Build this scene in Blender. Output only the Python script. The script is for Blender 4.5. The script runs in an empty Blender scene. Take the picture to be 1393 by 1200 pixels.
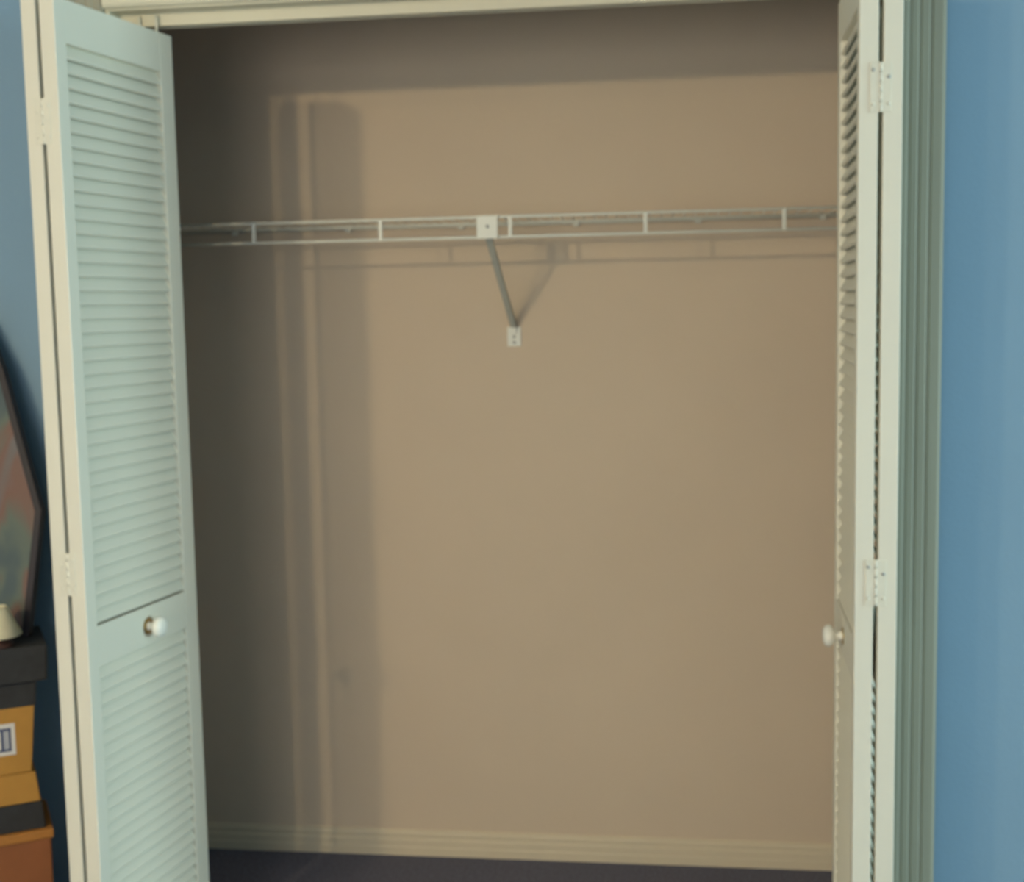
import bpy, bmesh, math, random
from mathutils import Vector, Matrix
random.seed(4)
sc = bpy.context.scene
COL = sc.collection

# ------------------------------------------------------------------ camera, world, lights, exposure
CY, CH, YAW, PITCH, ROLL, FPX = 2.604, 1.4473, -0.1295, -0.104, -0.0191, 1752.17
fw = Vector((math.sin(YAW) * math.cos(PITCH), math.cos(YAW) * math.cos(PITCH), math.sin(PITCH)))
rt = Vector((math.cos(YAW), -math.sin(YAW), 0))
up = rt.cross(fw)
r2 = rt * math.cos(ROLL) + up * math.sin(ROLL)
u2 = -rt * math.sin(ROLL) + up * math.cos(ROLL)
cam = bpy.data.cameras.new('camera')
co = bpy.data.objects.new('camera', cam)
COL.objects.link(co)
M = Matrix((r2, u2, -fw)).transposed().to_4x4()
M.translation = Vector((0, -CY, CH))
co.matrix_world = M
cam.sensor_width = 36.0
cam.lens = FPX / 1393 * 36.0
cam.clip_start = 0.05
sc.camera = co
# the photograph is slightly out of focus everywhere: the lens is focused closer than the closet
cam.dof.use_dof = True
cam.dof.focus_distance = 1.0
cam.dof.aperture_fstop = 10.0

w = bpy.data.worlds.new('world')
sc.world = w
w.use_nodes = True
w.node_tree.nodes['Background'].inputs[0].default_value = (0.55, 0.72, 1.0, 1)
w.node_tree.nodes['Background'].inputs[1].default_value = 1.0


def light(name, kind, loc, energy, color, target=None, size=None, size_y=None, radius=None):
    l = bpy.data.lights.new(name, kind)
    l.energy = energy
    l.color = color
    if size:
        l.shape = 'RECTANGLE'
        l.size = size
        l.size_y = size_y or size
    if radius is not None:
        l.shadow_soft_size = radius
    o = bpy.data.objects.new(name, l)
    COL.objects.link(o)
    o.location = loc
    if target is not None:
        o.rotation_euler = (Vector(target) - Vector(loc)).to_track_quat('-Z', 'Y').to_euler()
    return o


WARM = (1.0, 0.77, 0.44)
light('ceiling_bulb', 'POINT', (-2.08, -3.6, 2.24), 96, WARM, radius=0.06)
light('ceiling_bulb', 'POINT', (-1.68, -3.6, 2.24), 42, WARM, radius=0.035)
light('daylight_side_window', 'AREA', (5.0, -1.65, 1.2), 178, (0.66, 0.93, 0.93), target=(0.0, -1.65, 1.0), size=1.3, size_y=1.5)
light('daylight_rear_window', 'AREA', (-1.35, -4.36, 1.35), 38, (1.0, 0.91, 0.76), target=(-1.25, 0, 1.2), size=2.4, size_y=1.1)

sc.view_settings.view_transform = 'Standard'
sc.view_settings.look = 'None'
sc.view_settings.gamma = 1.0
sc.view_settings.exposure = 0.0
sc.view_settings.use_curve_mapping = False


# ------------------------------------------------------------------ materials
def mat(name, col, rough=0.6, var=0.06, scale=8.0, bump=0.0, bscale=200.0, metal=0.0, stretch=(1, 1, 1), spec=0.35):
    m = bpy.data.materials.new(name)
    m.use_nodes = True
    nt = m.node_tree
    b = nt.nodes['Principled BSDF']
    b.inputs['Roughness'].default_value = rough
    b.inputs['Metallic'].default_value = metal
    b.inputs['Specular IOR Level'].default_value = spec
    tc = nt.nodes.new('ShaderNodeTexCoord')
    mp = nt.nodes.new('ShaderNodeMapping')
    mp.inputs['Scale'].default_value = stretch
    nt.links.new(tc.outputs['Object'], mp.inputs['Vector'])
    n = nt.nodes.new('ShaderNodeTexNoise')
    n.inputs['Scale'].default_value = scale
    n.inputs['Detail'].default_value = 4
    nt.links.new(mp.outputs[0], n.inputs['Vector'])
    r = nt.nodes.new('ShaderNodeValToRGB')
    r.color_ramp.elements[0].position = 0.3
    r.color_ramp.elements[1].position = 0.7
    r.color_ramp.elements[0].color = (*[max(0, c * (1 - var)) for c in col], 1)
    r.color_ramp.elements[1].color = (*[min(1, c * (1 + var)) for c in col], 1)
    nt.links.new(n.outputs['Fac'], r.inputs[0])
    nt.links.new(r.outputs[0], b.inputs['Base Color'])
    if bump:
        n2 = nt.nodes.new('ShaderNodeTexNoise')
        n2.inputs['Scale'].default_value = bscale
        n2.inputs['Detail'].default_value = 3
        nt.links.new(mp.outputs[0], n2.inputs['Vector'])
        bp = nt.nodes.new('ShaderNodeBump')
        bp.inputs['Strength'].default_value = bump
        bp.inputs['Distance'].default_value = 0.002
        nt.links.new(n2.outputs['Fac'], bp.inputs['Height'])
        nt.links.new(bp.outputs[0], b.inputs['Normal'])
    return m


TAN = mat('closet_paint', (0.68, 0.56, 0.43), 0.85, 0.025, 2.5, 0.25, 120)
BLUE = mat('blue_wall_paint', (0.20, 0.32, 0.44), 0.8, 0.02, 3, 0.25, 120)
CEIL = mat('ceiling_paint', (0.75, 0.74, 0.70), 0.9, 0.02, 3, 0.3, 90)
TRIM = mat('cream_trim_paint', (0.70, 0.66, 0.52), 0.5, 0.02, 5, 0.1, 60, stretch=(1, 1, 0.1))
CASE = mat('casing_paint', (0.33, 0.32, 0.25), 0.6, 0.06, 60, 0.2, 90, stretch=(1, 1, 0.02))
BASE = mat('baseboard_paint', (0.69, 0.60, 0.45), 0.55, 0.02, 5)
DOORM = mat('white_door_paint', (0.77, 0.745, 0.635), 0.45, 0.015, 6, 0.08, 60, stretch=(1, 1, 0.15))
HINGE = mat('painted_hinge', (0.75, 0.73, 0.62), 0.5, 0.03, 40)
KNOB = mat('white_knob_enamel', (0.84, 0.83, 0.76), 0.25, 0.01, 8)
BRASS = mat('brass_rose', (0.50, 0.36, 0.14), 0.35, 0.05, 30, metal=0.8)
STEEL = mat('grey_steel', (0.45, 0.46, 0.44), 0.4, 0.05, 30, metal=0.7)
WIRE = mat('white_vinyl_wire', (0.80, 0.80, 0.72), 0.35, 0.02, 20)
BRACE = mat('grey_brace_paint', (0.50, 0.52, 0.47), 0.45, 0.04, 30)
CARPET = mat('dark_carpet', (0.15, 0.155, 0.21), 1.0, 0.35, 160, 1.0, 420, spec=0.05)
CHAR = mat('charcoal_board', (0.030, 0.031, 0.033), 0.7, 0.15, 60, 0.15, 300)
MUST = mat('mustard_board', (0.46, 0.24, 0.05), 0.6, 0.05, 30, 0.1, 200)
RUST = mat('rust_board', (0.26, 0.095, 0.035), 0.6, 0.12, 14, 0.1, 200)
ORNG = mat('orange_edge', (0.42, 0.18, 0.04), 0.6, 0.05, 30)
LABW = mat('label_paper', (0.72, 0.70, 0.66), 0.6, 0.02, 30)
LABB = mat('label_blue', (0.06, 0.08, 0.17), 0.6, 0.05, 30)
LABG = mat('label_grey', (0.42, 0.44, 0.48), 0.6, 0.05, 30)
DARKW = mat('dark_frame_wood', (0.018, 0.013, 0.018), 0.45, 0.25, 20, stretch=(1, 1, 0.2))
CREAM = mat('cream_cloth', (0.72, 0.66, 0.46), 0.8, 0.05, 30, 0.3, 300)
BROWN = mat('dark_brown_wood', (0.07, 0.035, 0.03), 0.45, 0.2, 20)
BLACK = mat('black_screw_hole', (0.03, 0.03, 0.03), 0.7, 0.05, 20)


def painting_mat():
    m = bpy.data.materials.new('painted_canvas')
    m.use_nodes = True
    nt = m.node_tree
    b = nt.nodes['Principled BSDF']
    b.inputs['Roughness'].default_value = 0.55
    tc = nt.nodes.new('ShaderNodeTexCoord')
    mp = nt.nodes.new('ShaderNodeMapping')
    mp.inputs['Scale'].default_value = (7.0, 7.0, 3.2)
    mp.inputs['Rotation'].default_value = (0, 0.5, 0)
    nt.links.new(tc.outputs['Object'], mp.inputs['Vector'])
    n = nt.nodes.new('ShaderNodeTexNoise')
    n.inputs['Scale'].default_value = 1.0
    n.inputs['Detail'].default_value = 3
    n.inputs['Distortion'].default_value = 0.8
    nt.links.new(mp.outputs[0], n.inputs['Vector'])
    r = nt.nodes.new('ShaderNodeValToRGB')
    cr = r.color_ramp
    cr.elements[0].position = 0.25
    cr.elements[0].color = (0.05, 0.07, 0.08, 1)
    cr.elements[1].position = 0.8
    cr.elements[1].color = (0.10, 0.20, 0.20, 1)
    for p, c in ((0.38, (0.05, 0.08, 0.09)), (0.47, (0.09, 0.12, 0.10)), (0.54, (0.16, 0.08, 0.06)), (0.61, (0.12, 0.13, 0.14)), (0.7, (0.06, 0.12, 0.10))):
        e = cr.elements.new(p)
        e.color = (*c, 1)
    nt.links.new(n.outputs['Fac'], r.inputs[0])
    nt.links.new(r.outputs[0], b.inputs['Base Color'])
    return m


PAINT = painting_mat()


# ------------------------------------------------------------------ helpers
def bx(bm, x0, x1, y0, y1, z0, z1, mtx=None):
    vs = [bm.verts.new((x, y, z)) for x in (x0, x1) for y in (y0, y1) for z in (z0, z1)]
    for f in ((0, 1, 3, 2), (4, 6, 7, 5), (0, 4, 5, 1), (2, 3, 7, 6), (0, 2, 6, 4), (1, 5, 7, 3)):
        bm.faces.new([vs[i] for i in f])
    if mtx:
        for v in vs:
            v.co = mtx @ v.co
    return vs


def tube(bm, a, b, r, n=10):
    a, b = Vector(a), Vector(b)
    d = (b - a)
    q = d.to_track_quat('Z', 'Y').to_matrix()
    ra, rb = [], []
    for i in range(n):
        t = 2 * math.pi * i / n
        o = q @ Vector((math.cos(t) * r, math.sin(t) * r, 0))
        ra.append(bm.verts.new(a + o))
        rb.append(bm.verts.new(b + o))
    for i in range(n):
        f = bm.faces.new((ra[i], ra[(i + 1) % n], rb[(i + 1) % n], rb[i]))
        f.smooth = True
    bm.faces.new(list(reversed(ra)))
    bm.faces.new(rb)


def lathe(bm, prof, n=28, mtx=None):
    rings = []
    for r, z in prof:
        if r < 1e-6:
            rings.append([bm.verts.new((0, 0, z))])
        else:
            rings.append([bm.verts.new((r * math.cos(2 * math.pi * i / n), r * math.sin(2 * math.pi * i / n), z)) for i in range(n)])
    for a, b in zip(rings, rings[1:]):
        for i in range(n):
            j = (i + 1) % n
            if len(a) == 1 and len(b) == 1:
                continue
            if len(a) == 1:
                f = bm.faces.new((a[0], b[i], b[j]))
            elif len(b) == 1:
                f = bm.faces.new((a[i], b[0], a[j]))
            else:
                f = bm.faces.new((a[i], b[i], b[j], a[j]))
            f.smooth = True
    if mtx:
        for rr in rings:
            for v in rr:
                v.co = mtx @ v.co


def prism_x(bm, prof, x0, x1):
    """profile of (y, z) points swept along x"""
    a = [bm.verts.new((x0, y, z)) for y, z in prof]
    b = [bm.verts.new((x1, y, z)) for y, z in prof]
    n = len(prof)
    for i in range(n):
        bm.faces.new((a[i], a[(i + 1) % n], b[(i + 1) % n], b[i]))
    bm.faces.new(a)
    bm.faces.new(list(reversed(b)))


def prism_z(bm, prof, z0, z1):
    a = [bm.verts.new((x, y, z0)) for x, y in prof]
    b = [bm.verts.new((x, y, z1)) for x, y in prof]
    n = len(prof)
    for i in range(n):
        bm.faces.new((a[i], a[(i + 1) % n], b[(i + 1) % n], b[i]))
    bm.faces.new(a)
    bm.faces.new(list(reversed(b)))


def mesh(name, bm, m):
    bmesh.ops.recalc_face_normals(bm, faces=bm.faces[:])
    me = bpy.data.meshes.new(name)
    bm.to_mesh(me)
    bm.free()
    for mm in (m if isinstance(m, (list, tuple)) else [m]):
        me.materials.append(mm)
    return me


def obj(name, bm, m, parent=None, bevel=0.0, loc=None):
    me = bm if isinstance(bm, bpy.types.Mesh) else mesh(name, bm, m)
    o = bpy.data.objects.new(name, me)
    COL.objects.link(o)
    if parent:
        o.parent = parent
    if loc is not None:
        o.location = loc
    if bevel:
        md = o.modifiers.new('bevel', 'BEVEL')
        md.width = bevel
        md.segments = 2
        md.limit_method = 'ANGLE'
    return o


def tag(o, label=None, cat=None, group=None, kind=None):
    if label:
        o['label'] = label
    if cat:
        o['category'] = cat
    if group:
        o['group'] = group
    if kind:
        o['kind'] = kind
    return o


def thing(name, label, cat, loc=(0, 0, 0), rz=0, group=None, kind=None):
    o = bpy.data.objects.new(name, None)
    o.empty_display_size = 0.05
    COL.objects.link(o)
    o.location = loc
    o.rotation_euler = (0, 0, rz)
    return tag(o, label, cat, group, kind)


def struct(name, bm, m, label, cat, parent=None, bevel=0.0):
    o = obj(name, bm, m, parent, bevel)
    return tag(o, label, cat, kind='structure')


# ------------------------------------------------------------------ room shell
D = 0.637                     # closet back wall
XL, XR = -1.135, 0.405        # jamb faces
F0, F1 = -0.055, 0.055        # thickness of the wall round the opening
RX0, RX1, RY0, RZ = -3.0, 5.1, -4.45, 2.44
CX0, CX1 = -1.50, 0.72        # closet side walls
HEAD = 2.055

bm = bmesh.new()
bx(bm, RX0 - .1, RX1 + .1, RY0 - .1, D + .1, -0.1, 0.0)
struct('floor', bm, CARPET, 'dark blue-grey carpet across the closet bottom', 'floor')
bm = bmesh.new()
bx(bm, RX0 - .1, RX1 + .1, RY0 - .1, D + .1, RZ, RZ + .1)
struct('ceiling', bm, CEIL, 'off-white ceiling above the room', 'ceiling')
bm = bmesh.new()
bx(bm, CX0 - .1, CX1 + .1, D, D + .1, 0, RZ)
struct('wall_back', bm, TAN, 'bare tan wall at the back of the closet', 'wall')
bm = bmesh.new()
bx(bm, CX0 - .1, CX0, F1, D, 0, RZ)
struct('wall_closet_left', bm, TAN, 'tan side wall inside the closet behind the left door', 'wall')
bm = bmesh.new()
bx(bm, CX1, CX1 + .1, F1, D, 0, RZ)
struct('wall_closet_right', bm, TAN, 'tan side wall inside the closet behind the right door', 'wall')

# front wall in two painted pieces beside the opening plus a piece above it
bm = bmesh.new()
bx(bm, RX0 - .1, XL - .018, F0, F1, 0, RZ)
bx(bm, XR + .018, RX1 + .1, F0, F1, 0, RZ)
bx(bm, XL - .018, XR + .018, F0, F1, HEAD + .018, RZ)
struct('wall_front', bm, BLUE, 'light blue wall around the closet opening', 'wall')
bm = bmesh.new()
bx(bm, RX0 - .1, RX0, RY0, F0, 0, RZ)
struct('wall_left', bm, BLUE, 'light blue wall on the left of the room', 'wall')
# right wall with a window opening
WY0, WY1, WZ0, WZ1 = -2.35, -0.95, 0.42, 1.98
bm = bmesh.new()
bx(bm, RX1, RX1 + .1, RY0, WY0, 0, RZ)
bx(bm, RX1, RX1 + .1, WY1, F0, 0, RZ)
bx(bm, RX1, RX1 + .1, WY0, WY1, 0, WZ0)
bx(bm, RX1, RX1 + .1, WY0, WY1, WZ1, RZ)
struct('wall_right', bm, BLUE, 'light blue wall on the right of the room', 'wall')
w1 = thing('window_1', 'white framed window in the right wall', 'window', (RX1 + .05, (WY0 + WY1) / 2, WZ0), kind='structure')
bm = bmesh.new()
hw, hh = (WY1 - WY0) / 2, WZ1 - WZ0
for a in ((-hw, -hw + .05, 0, hh), (hw - .05, hw, 0, hh), (-hw + .05, hw - .05, 0, .05), (-hw + .05, hw - .05, hh - .05, hh), (-hw + .05, hw - .05, hh / 2 - .02, hh / 2 + .02)):
    bx(bm, -.03, .03, *a)
obj('window_frame', bm, TRIM, w1)
# rear wall with a window opening
VX0, VX1, VZ0, VZ1 = -2.5, 0.0, 0.75, 1.95
bm = bmesh.new()
bx(bm, RX0, VX0, RY0 - .1, RY0, 0, RZ)
bx(bm, VX1, RX1, RY0 - .1, RY0, 0, RZ)
bx(bm, VX0, VX1, RY0 - .1, RY0, 0, VZ0)
bx(bm, VX0, VX1, RY0 - .1, RY0, VZ1, RZ)
struct('wall_rear', bm, BLUE, 'light blue wall behind the camera', 'wall')
w2 = thing('window_2', 'white framed window in the rear wall', 'window', ((VX0 + VX1) / 2, RY0 - .05, VZ0), kind='structure')
bm = bmesh.new()
hw, hh = (VX1 - VX0) / 2, VZ1 - VZ0
for a in ((-hw, -hw + .05, 0, hh), (hw - .05, hw, 0, hh), (-hw + .05, hw - .05, 0, .05), (-hw + .05, hw - .05, hh - .05, hh), (-.02, .02, .05, hh - .05)):
    bx(bm, a[0], a[1], -.03, .03, a[2], a[3])
obj('window_frame', bm, TRIM, w2)

# jambs
bm = bmesh.new()
bx(bm, XL - .018, XL, F0, F1, 0, HEAD)
struct('trim_1', bm, TRIM, 'cream left side jamb of the closet opening', 'door jamb', bevel=.001)
bm = bmesh.new()
bx(bm, XR, XR + .018, F0, F1, 0, HEAD)
struct('trim_2', bm, TRIM, 'cream right side jamb of the closet opening', 'door jamb', bevel=.001)
bm = bmesh.new()
bx(bm, XL - .018, XR + .018, F0, F1, HEAD, HEAD + .018)
struct('trim_3', bm, TRIM, 'cream head jamb above the sliding track', 'door jamb', bevel=.001)


# casings: fluted profile
def casing_profile(x0, x1, s):
    """points (x, y); s=+1 outer edge at larger x"""
    wdt = abs(x1 - x0)
    fr = [(0, .0), (0, .009), (.05, .013), (.16, .013), (.19, .0118), (.24, .0118), (.27, .0135), (.38, .0145), (.41, .0128), (.46, .0128), (.49, .0150), (.62, .0160), (.65, .0142), (.70, .0142), (.73, .0165), (.92, .0175), (1, .015), (1, 0)]
    return [(x0 + s * wdt * a, F0 - b) for a, b in fr]


bm = bmesh.new()
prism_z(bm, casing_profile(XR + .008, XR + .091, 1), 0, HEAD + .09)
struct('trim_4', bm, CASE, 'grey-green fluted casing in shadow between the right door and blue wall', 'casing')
bm = bmesh.new()
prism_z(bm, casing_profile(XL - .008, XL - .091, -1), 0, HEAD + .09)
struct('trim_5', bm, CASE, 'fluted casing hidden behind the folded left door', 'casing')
bm = bmesh.new()
prism_x(bm, [(F0, HEAD + .004), (F0 - .010, HEAD + .004), (F0 - .014, HEAD + .010), (F0 - .014, HEAD + .030), (F0 - .010, HEAD + .034),
             (F0 - .010, HEAD + .042), (F0 - .016, HEAD + .047), (F0 - .0175, HEAD + .085), (F0, HEAD + .087)], XL - .008, XR + .008)
struct('trim_6', bm, TRIM, 'cream casing across the top of the closet opening', 'casing')


# baseboards with a moulded profile
def base_prof(y, s):
    return [(y, 0), (y + s * .013, 0), (y + s * .013, .022), (y + s * .0115, .025), (y + s * .0115, .042), (y + s * .008, .047), (y + s * .0085, .058), (y + s * .0045, .066), (y, .068)]


bm = bmesh.new()
prism_x(bm, base_prof(D, -1), CX0, CX1)
struct('baseboard_back', bm, BASE, 'moulded cream baseboard along the closet back wall', 'baseboard')
bm = bmesh.new()
prism_x(bm, base_prof(F0, -1), RX0, XL - .099)
struct('baseboard_left', bm, TRIM, 'cream baseboard under the blue wall left of the closet', 'baseboard')
bm = bmesh.new()
prism_x(bm, base_prof(F0, -1), XR + .099, RX1)
struct('baseboard_right', bm, TRIM, 'cream baseboard under the blue wall right of the closet', 'baseboard')

# sliding track under the head jamb: a channel open downwards
bm = bmesh.new()
for a in ((-.016, .016, HEAD - .004, HEAD), (-.016, -.0135, HEAD - .025, HEAD - .004), (.0135, .016, HEAD - .025, HEAD - .004),
          (-.0135, -.006, HEAD - .025, HEAD - .0225), (.006, .0135, HEAD - .025, HEAD - .0225)):
    bx(bm, XL, XR, *a)
o = obj('sliding_track', bm, TRIM, bevel=.0005)
tag(o, 'white metal sliding door track under the top of the opening', 'track')

# ------------------------------------------------------------------ bifold louvered doors
PW, PT, GAP = 0.38, 0.031, 0.008
ZB, ZT = 0.015, 2.012
ST = 0.032
SF = 0.045
LZ0, LZ1, MZ0, MZ1, BZ = 0.866, 1.934, 0.783, 0.866, 0.135


def frame_bm():
    """panel: local x = distance from track end, y = thickness (0..PT), room face at y=0"""
    bm = bmesh.new()
    bx(bm, 0, SF, 0, PT, ZB, ZT)
    bx(bm, PW - ST, PW, 0, PT, ZB, ZT)
    bx(bm, SF, PW - ST, .0006, PT - .0006, LZ1, ZT)
    bx(bm, SF, PW - ST, .0006, PT - .0006, MZ0, MZ1 - .004)
    bx(bm, SF, PW - ST, .0006, PT - .0006, ZB, BZ)
    return bm


FRAME = mesh('door_panel', frame_bm(), DOORM)


def slat_bm():
    # slat slopes down towards the room face (y=0); chord 37 mm
    bm = bmesh.new()
    th, ch, an = .0060, .0315, math.radians(29)
    dy, dz = math.sin(an) * ch, math.cos(an) * ch
    ny, nz = math.cos(an) * th, math.sin(an) * th
    y0, z0 = .0018, -dz / 2
    p = [(y0, z0 + .0015), (y0 + dy, z0 + dz), (y0 + dy + ny * .5, z0 + dz - nz * .2), (y0 + dy + ny * .5, z0 + dz - nz), (y0 + ny, z0 - nz * .8), (y0 + ny * .3, z0 - nz * .3)]
    prism_x(bm, p, SF - .002, PW - ST + .002)
    return bm


SLAT = mesh('slat', slat_bm(), DOORM)


def slat_heights():
    z = LZ1 - .016
    out = []
    n = round((LZ1 - LZ0) / .0262)
    st = (LZ1 - LZ0) / n
    for i in range(n):
        out.append(LZ0 + st * (i + .5) + .002)
    n = round((MZ0 - BZ) / .0262)
    st = (MZ0 - BZ) / n
    for i in range(n):
        out.append(BZ + st * (i + .5) + .002)
    return out


def make_panel(door, mtx, label, has_knob):
    f = obj('door_panel', FRAME, DOORM, door)
    f.matrix_local = mtx
    tag(f, label)
    md = f.modifiers.new('bevel', 'BEVEL')
    md.width = .0015
    md.segments = 2
    for z in slat_heights():
        obj('slat', SLAT, DOORM, f, loc=(0, 0, z))
    if has_knob:
        k = bmesh.new()
        lathe(k, [(0, 0), (.0095, 0), (.0090, .004), (.0075, .008), (.0075, .013), (.012, .017), (.0195, .022), (.0210, .028), (.0190, .034), (.012, .038), (0, .039)],
              mtx=Matrix.Translation((.183, .0015, .822)) @ Matrix.Rotation(math.radians(90), 4, 'X'))
        tag(obj('knob', k, KNOB, f), 'round white knob')
        k = bmesh.new()
        lathe(k, [(0, 0), (.0165, 0), (.0165, .0015), (.013, .003), (0, .003)], mtx=Matrix.Translation((.183, .0015, .822)) @ Matrix.Rotation(math.radians(90), 4, 'X'))
        obj('knob_rose', k, BRASS, f)
    k = bmesh.new()
    tube(k, (.03 if not has_knob else .03, PT / 2, ZT - .002), (.03, PT / 2, HEAD - .006), .0028)
    obj('guide_pin' if has_knob else 'pivot_pin', k, HINGE, f)
    return f


def panel_matrix(far, ang, side, offset):
    """local x axis runs from the track end out into the room; side=+1: room face looks to +x (left door)"""
    ax = Vector((-side * math.sin(ang), -math.cos(ang), 0))
    inward = Vector((-side * math.cos(ang), math.sin(ang), 0))   # thickness direction away from the opening middle
    o = Vector(far) + inward * offset
    m = Matrix((ax, inward, Vector((0, 0, 1)))).transposed().to_4x4()
    m.translation = o
    return m


def flip(m, offset_extra):
    """pivot panel: folded back to back, its room face looks away"""
    f = Matrix(((1, 0, 0, 0), (0, -1, 0, offset_extra), (0, 0, 1, 0), (0, 0, 0, 1)))
    return m @ f


def make_hinge(door, mtx, zc, screws):
    """hinge across the gap on the room-side edges; local x=PW is the edge plane"""
    bm = bmesh.new()
    h = .0405
    y0, y1 = PT - .013, PT + GAP + .013
    bx(bm, PW, PW + .0016, y0, PT + GAP / 2 - .0006, zc - h, zc + h)
    bx(bm, PW, PW + .0016, PT + GAP / 2 + .0006, y1, zc - h, zc + h)
    bmesh.ops.transform(bm, matrix=mtx, verts=bm.verts[:])
    o = obj('hinge', bm, HINGE, door, bevel=.0006)
    bm = bmesh.new()
    for k in range(5):
        a = zc - h + k * 2 * h / 5
        tube(bm, (PW - .0005, PT + GAP / 2, a + .0002), (PW - .0005, PT + GAP / 2, a + 2 * h / 5 - .0002), .0034, 12)
    bmesh.ops.transform(bm, matrix=mtx, verts=bm.verts[:])
    obj('hinge_barrel', bm, HINGE, o)
    for sy, sz, dark in screws:
        bm = bmesh.new()
        lathe(bm, [(0, 0), (.0034, 0), (.0028, .0010), (0, .0012)], 12, Matrix.Translation((PW + .0014, PT + GAP / 2 + sy, zc + sz)) @ Matrix.Rotation(math.radians(90), 4, 'Y'))
        bmesh.ops.transform(bm, matrix=mtx, verts=bm.verts[:])
        obj('screw', bm, STEEL if dark else HINGE, o)


def make_door(name, label, far, ang, side, dark):
    d = thing(name, label, 'bifold door', (far[0], far[1], 0), kind='structure')
    base = panel_matrix((0, 0, 0), ang, side, 0)
    if side < 0:
        base = panel_matrix((0, 0, 0), ang, side, 0)
    make_panel(d, base, 'leading louvered panel with the knob', True)
    make_panel(d, flip(base, PT + GAP + PT), 'louvered panel folded against the jamb', False)
    for zc in (1.794, .966, .22):
        make_hinge(d, base, zc, [(-.0125, .028, dark), (.0125, .016, dark), (-.0125, -.027, False), (.0125, -.027, False)])
    return d


make_door('door_1', 'left white louvered bifold door, folded open, its broad slatted face visible', (-1.0274, 0, 0), .1804, 1, False)
make_door('door_2', 'right white louvered bifold door, folded open and seen almost edge-on', (.3081, 0, 0), -.0293, -1, True)

# ------------------------------------------------------------------ wire shelf
SY, ZU, ZL = D - .3053, 1.6507, 1.6054
sh = thing('wire_shelf', 'long white wire closet shelf with one central brace, fixed across the tan back wall', 'shelf', (0, D, 1.60))
S0, S1 = CX0 + .004, CX1 - .004


def rel(p):
    return (p[0], p[1] - D, p[2] - 1.60)


for nm, y, z, r in (('front_rail', SY, ZU, .0036), ('hang_rail', SY, ZL, .0036), ('back_rail', D - .006, ZU, .003), ('middle_rail', D - .155, ZU - .004, .003)):
    bm = bmesh.new()
    tube(bm, rel((S0, y, z)), rel((S1, y, z)), r, 12)
    obj(nm, bm, WIRE, sh)
bm = bmesh.new()
tube(bm, (0, SY - D + .0, ZU + .003 - 1.6), (0, -.004, ZU + .003 - 1.6), .0015, 8)
WM = mesh('deck_wire', bm, WIRE)
n = 84
for i in range(n):
    obj('deck_wire', WM, WIRE, sh, loc=(S0 + .02 + i * (S1 - S0 - .04) / (n - 1), 0, 0))
bm = bmesh.new()
bx(bm, -.0045, .0045, SY - D - .0035, SY - D + .0035, ZL - 1.6 - .003, ZU - 1.6 + .003)
DM = mesh('drop_hook', bm, WIRE)
for x in (-1.283, -.98, -.678, -.377, -.071, .234, .54):
    o = obj('drop_hook', DM, WIRE, sh, loc=(x, 0, 0))
    md = o.modifiers.new('bevel', 'BEVEL')
    md.width = .0015
for x in (-1.34, -1.13, -.83, -.54, -.25, .05, .35, .6):
    bm = bmesh.new()
    bx(bm, x - .008, x + .008, -.012, 0, ZU - 1.6 - .008, ZU - 1.6 + .006)
    obj('wall_clip', bm, WIRE, sh, bevel=.002)

def rb(p):
    return (p[0] + .416, p[1] - D, p[2] - 1.35)


bm = bmesh.new()
a, b = Vector(rb((-.428, SY, 1.606))), Vector(rb((-.411, D - .006, 1.392)))
q = (b - a).to_track_quat('Z', 'X').to_matrix()
L = (b - a).length
# folded sheet brace: two thin flanges and a web
for x0, x1, y0, y1 in ((-.0015, .0015, -.0075, .0075), (-.0015, .007, -.0075, -.006), (-.0015, .007, .006, .0075)):
    vs = bx(bm, x0, x1, y0, y1, 0, L)
    for v in vs:
        v.co = a + q @ v.co
br = tag(obj('support_brace', bm, BRACE, sh, bevel=.0005, loc=(-.416, 0, -.25)), 'grey slanting support brace')
bm = bmesh.new()
bx(bm, *(v for ab in zip(rb((-.4535, SY - .009, 1.601)), rb((-.4045, SY - .0045, 1.6545))) for v in ab))
tag(obj('front_plate', bm, WIRE, br, bevel=.002), 'white square front plate')
bm = bmesh.new()
lathe(bm, [(0, 0), (.0040, 0), (.0036, .0010), (0, .0012)], 16, Matrix.Translation(rb((-.4285, SY - .0090, 1.629))) @ Matrix.Rotation(math.radians(90), 4, 'X'))
obj('screw', bm, STEEL, br)
bm = bmesh.new()
bx(bm, *(v for ab in zip(rb((-.4285, D - .004, 1.347)), rb((-.3935, D, 1.397))) for v in ab))
bx(bm, *(v for ab in zip(rb((-.4185, D - .012, 1.380)), rb((-.4035, D - .004, 1.396))) for v in ab))
tag(obj('wall_plate', bm, WIRE, br, bevel=.0015), 'white wall plate')
for z in (1.357, 1.371):
    bm = bmesh.new()
    lathe(bm, [(0, 0), (.004, 0), (.003, .0015), (0, .002)], 12, Matrix.Translation(rb((-.411, D - .004, z))) @ Matrix.Rotation(math.radians(90), 4, 'X'))
    obj('screw', bm, STEEL, br)

# ------------------------------------------------------------------ stacked boxes left of the door
AN = math.radians(-32)       # box front faces: right end farther away
C_ = Vector((-1.262, -.245, 0))
bxd = Vector((math.cos(math.radians(32)), math.sin(math.radians(32)), 0))
RZB = math.radians(32)


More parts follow.
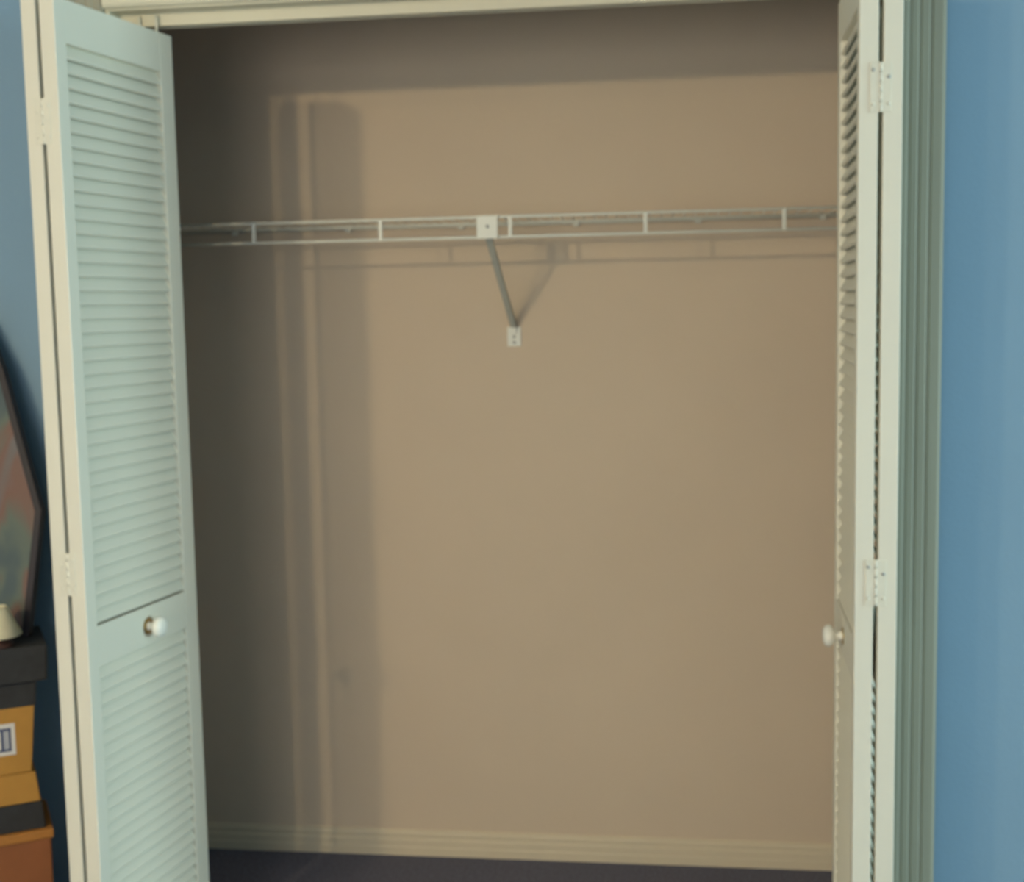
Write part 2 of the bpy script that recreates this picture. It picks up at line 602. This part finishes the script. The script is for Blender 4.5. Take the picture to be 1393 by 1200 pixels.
def frustum(bm, x0a, x1a, ya, yb, z0, x0b, x1b, yc, yd, z1):
    """front y=ya/yc, back yb/yd"""
    v = [bm.verts.new(p) for p in ((x0a, ya, z0), (x1a, ya, z0), (x1a, yb, z0), (x0a, yb, z0), (x0b, yc, z1), (x1b, yc, z1), (x1b, yd, z1), (x0b, yd, z1))]
    for f in ((3, 2, 1, 0), (4, 5, 6, 7), (0, 1, 5, 4), (1, 2, 6, 5), (2, 3, 7, 6), (3, 0, 4, 7)):
        bm.faces.new([v[i] for i in f])


# local frame: origin at the right front corner, x negative to the left, y positive to the back
def box_thing(name, label, z):
    return thing(name, label, 'box', (C_.x, C_.y, z), RZB)


WB = .34
t = box_thing('storage_box', 'rust orange storage box at the bottom of the stack left of the door', 0)
bm = bmesh.new()
frustum(bm, -WB - .005, .000, .004, .165, 0, -WB - .02, .003, 0, .17, .405)
obj('box_body', bm, RUST, t, bevel=.004)
bm = bmesh.new()
frustum(bm, -WB - .025, .008, -.004, .174, .400, -WB - .025, .008, -.004, .174, .419)
tag(obj('box_rim', bm, ORNG, t, bevel=.003), 'bright orange rim')
t = box_thing('storage_box', 'middle stacked box, mustard above a charcoal base band', .4195)
bm = bmesh.new()
frustum(bm, -WB + .01, -.006, .008, .165, 0, -WB + .01, -.010, .008, .165, .056)
tag(obj('base_band', bm, CHAR, t, bevel=.002), 'charcoal base band')
bm = bmesh.new()
frustum(bm, -WB + .012, -.012, .010, .163, .0565, -WB + .012, -.019, .010, .163, .118)
obj('box_body', bm, MUST, t, bevel=.002)
t = box_thing('storage_box', 'top stacked box, mustard with a white label and deep charcoal lid', .5385)
bm = bmesh.new()
frustum(bm, -WB + .03, -.026, .012, .16, 0, -WB + .02, -.014, .006, .165, .142)
obj('box_body', bm, MUST, t, bevel=.002)
bm = bmesh.new()
frustum(bm, -WB + .018, -.012, .005, .166, .136, -WB + .016, -.006, .003, .168, .20)
tag(obj('collar', bm, CHAR, t, bevel=.002), 'charcoal collar')
bm = bmesh.new()
frustum(bm, -WB + .005, .012, -.008, .172, .187, -WB + .005, .016, -.008, .172, .260)
tag(obj('lid', bm, CHAR, t, bevel=.004), 'deep charcoal lid')
# label on the front: paper, dark border, grey stripes
def lab(x0, x1, z0, z1, y, m, nm, lb, parent):
    bm = bmesh.new()
    def yy(z):
        return .012 - .006 * z / .142
    v = []
    for dy in (0, .0006):
        for (x, z) in ((x0, z0), (x1, z0), (x1, z1), (x0, z1)):
            v.append(bm.verts.new((x, yy(z) - y - dy, z)))
    for f in ((0, 1, 2, 3), (7, 6, 5, 4), (0, 4, 5, 1), (1, 5, 6, 2), (2, 6, 7, 3), (3, 7, 4, 0)):
        bm.faces.new([v[i] for i in f])
    o = obj(nm, bm, m, parent)
    tag(o, lb)
    return o
pl = lab(-.135, -.053, .041, .106, .0005, LABW, 'paper_label', 'white paper label', t)
lab(-.127, -.061, .049, .097, .0012, LABB, 'label_border', 'dark blue border', pl)
for i, x in enumerate((-.122, -.106, -.090, -.075)):
    lab(x, x + .010, .054, .092, .0019, LABG if i % 2 else LABW, 'label_stripe', 'pale label stripe', pl)
lid_top = .5385 + .260

# ------------------------------------------------------------------ pointed painted panel leaning on the wall behind
pt = thing('framed_painting', 'dark framed pointed painting leaning on the wall above the boxes', 'painting', (-1.456, -.185, lid_top))
lean = math.atan2(.095, .72)
pt.rotation_euler = (-lean, 0, 0)
out = [(.145, 0), (.172, .255), (.085, .55), (0, .73), (-.085, .55), (-.172, .255), (-.145, 0)]


def ring_frame(bm, pts, wd, y0, y1):
    n = len(pts)
    c = Vector((0, .3))
    P = [Vector(p) for p in pts]
    inn = []
    for i in range(n):
        a, b, d = P[i - 1], P[i], P[(i + 1) % n]
        e1, e2 = (b - a).normalized(), (d - b).normalized()
        n1, n2 = Vector((-e1.y, e1.x)), Vector((-e2.y, e2.x))
        m = (n1 + n2).normalized()
        k = wd / max(.35, m.dot(n1))
        inn.append(b + m * k)
    vs = {}
    for nm, arr in (('o', P), ('i', inn)):
        for y in (y0, y1):
            vs[nm, y] = [bm.verts.new((p.x, y, p.y)) for p in arr]
    for i in range(n):
        j = (i + 1) % n
        bm.faces.new((vs['o', y0][i], vs['o', y0][j], vs['i', y0][j], vs['i', y0][i]))
        bm.faces.new((vs['o', y1][i], vs['i', y1][i], vs['i', y1][j], vs['o', y1][j]))
        bm.faces.new((vs['o', y0][i], vs['o', y1][i], vs['o', y1][j], vs['o', y0][j]))
        bm.faces.new((vs['i', y0][i], vs['i', y0][j], vs['i', y1][j], vs['i', y1][i]))
    return inn


bm = bmesh.new()
inn = ring_frame(bm, out, .015, -.010, .012)
obj('frame', bm, DARKW, pt, bevel=.002)
bm = bmesh.new()
a = [bm.verts.new((p.x, -.003, p.y)) for p in inn]
b = [bm.verts.new((p.x, .004, p.y)) for p in inn]
bm.faces.new(a)
bm.faces.new(list(reversed(b)))
for i in range(len(a)):
    j = (i + 1) % len(a)
    bm.faces.new((a[i], a[j], b[j], b[i]))
tag(obj('canvas', bm, PAINT, pt), 'canvas in blurred teal, green and rust')

# small shaded ornament on the lid
t = thing('small_shaded_ornament', 'small cream flared shade on a dark brown base, on the top box lid', 'ornament', (-1.336, -.265, lid_top))
bm = bmesh.new()
lathe(bm, [(0, 0), (.030, 0), (.030, .006), (.022, .010), (.018, .022), (.016, .030), (0, .030)])
obj('base', bm, BROWN, t)
bm = bmesh.new()
lathe(bm, [(.044, .022), (.046, .024), (.034, .048), (.024, .072), (.020, .080), (.018, .080), (.022, .070), (.032, .047), (.044, .022)])
obj('shade', bm, CREAM, t)
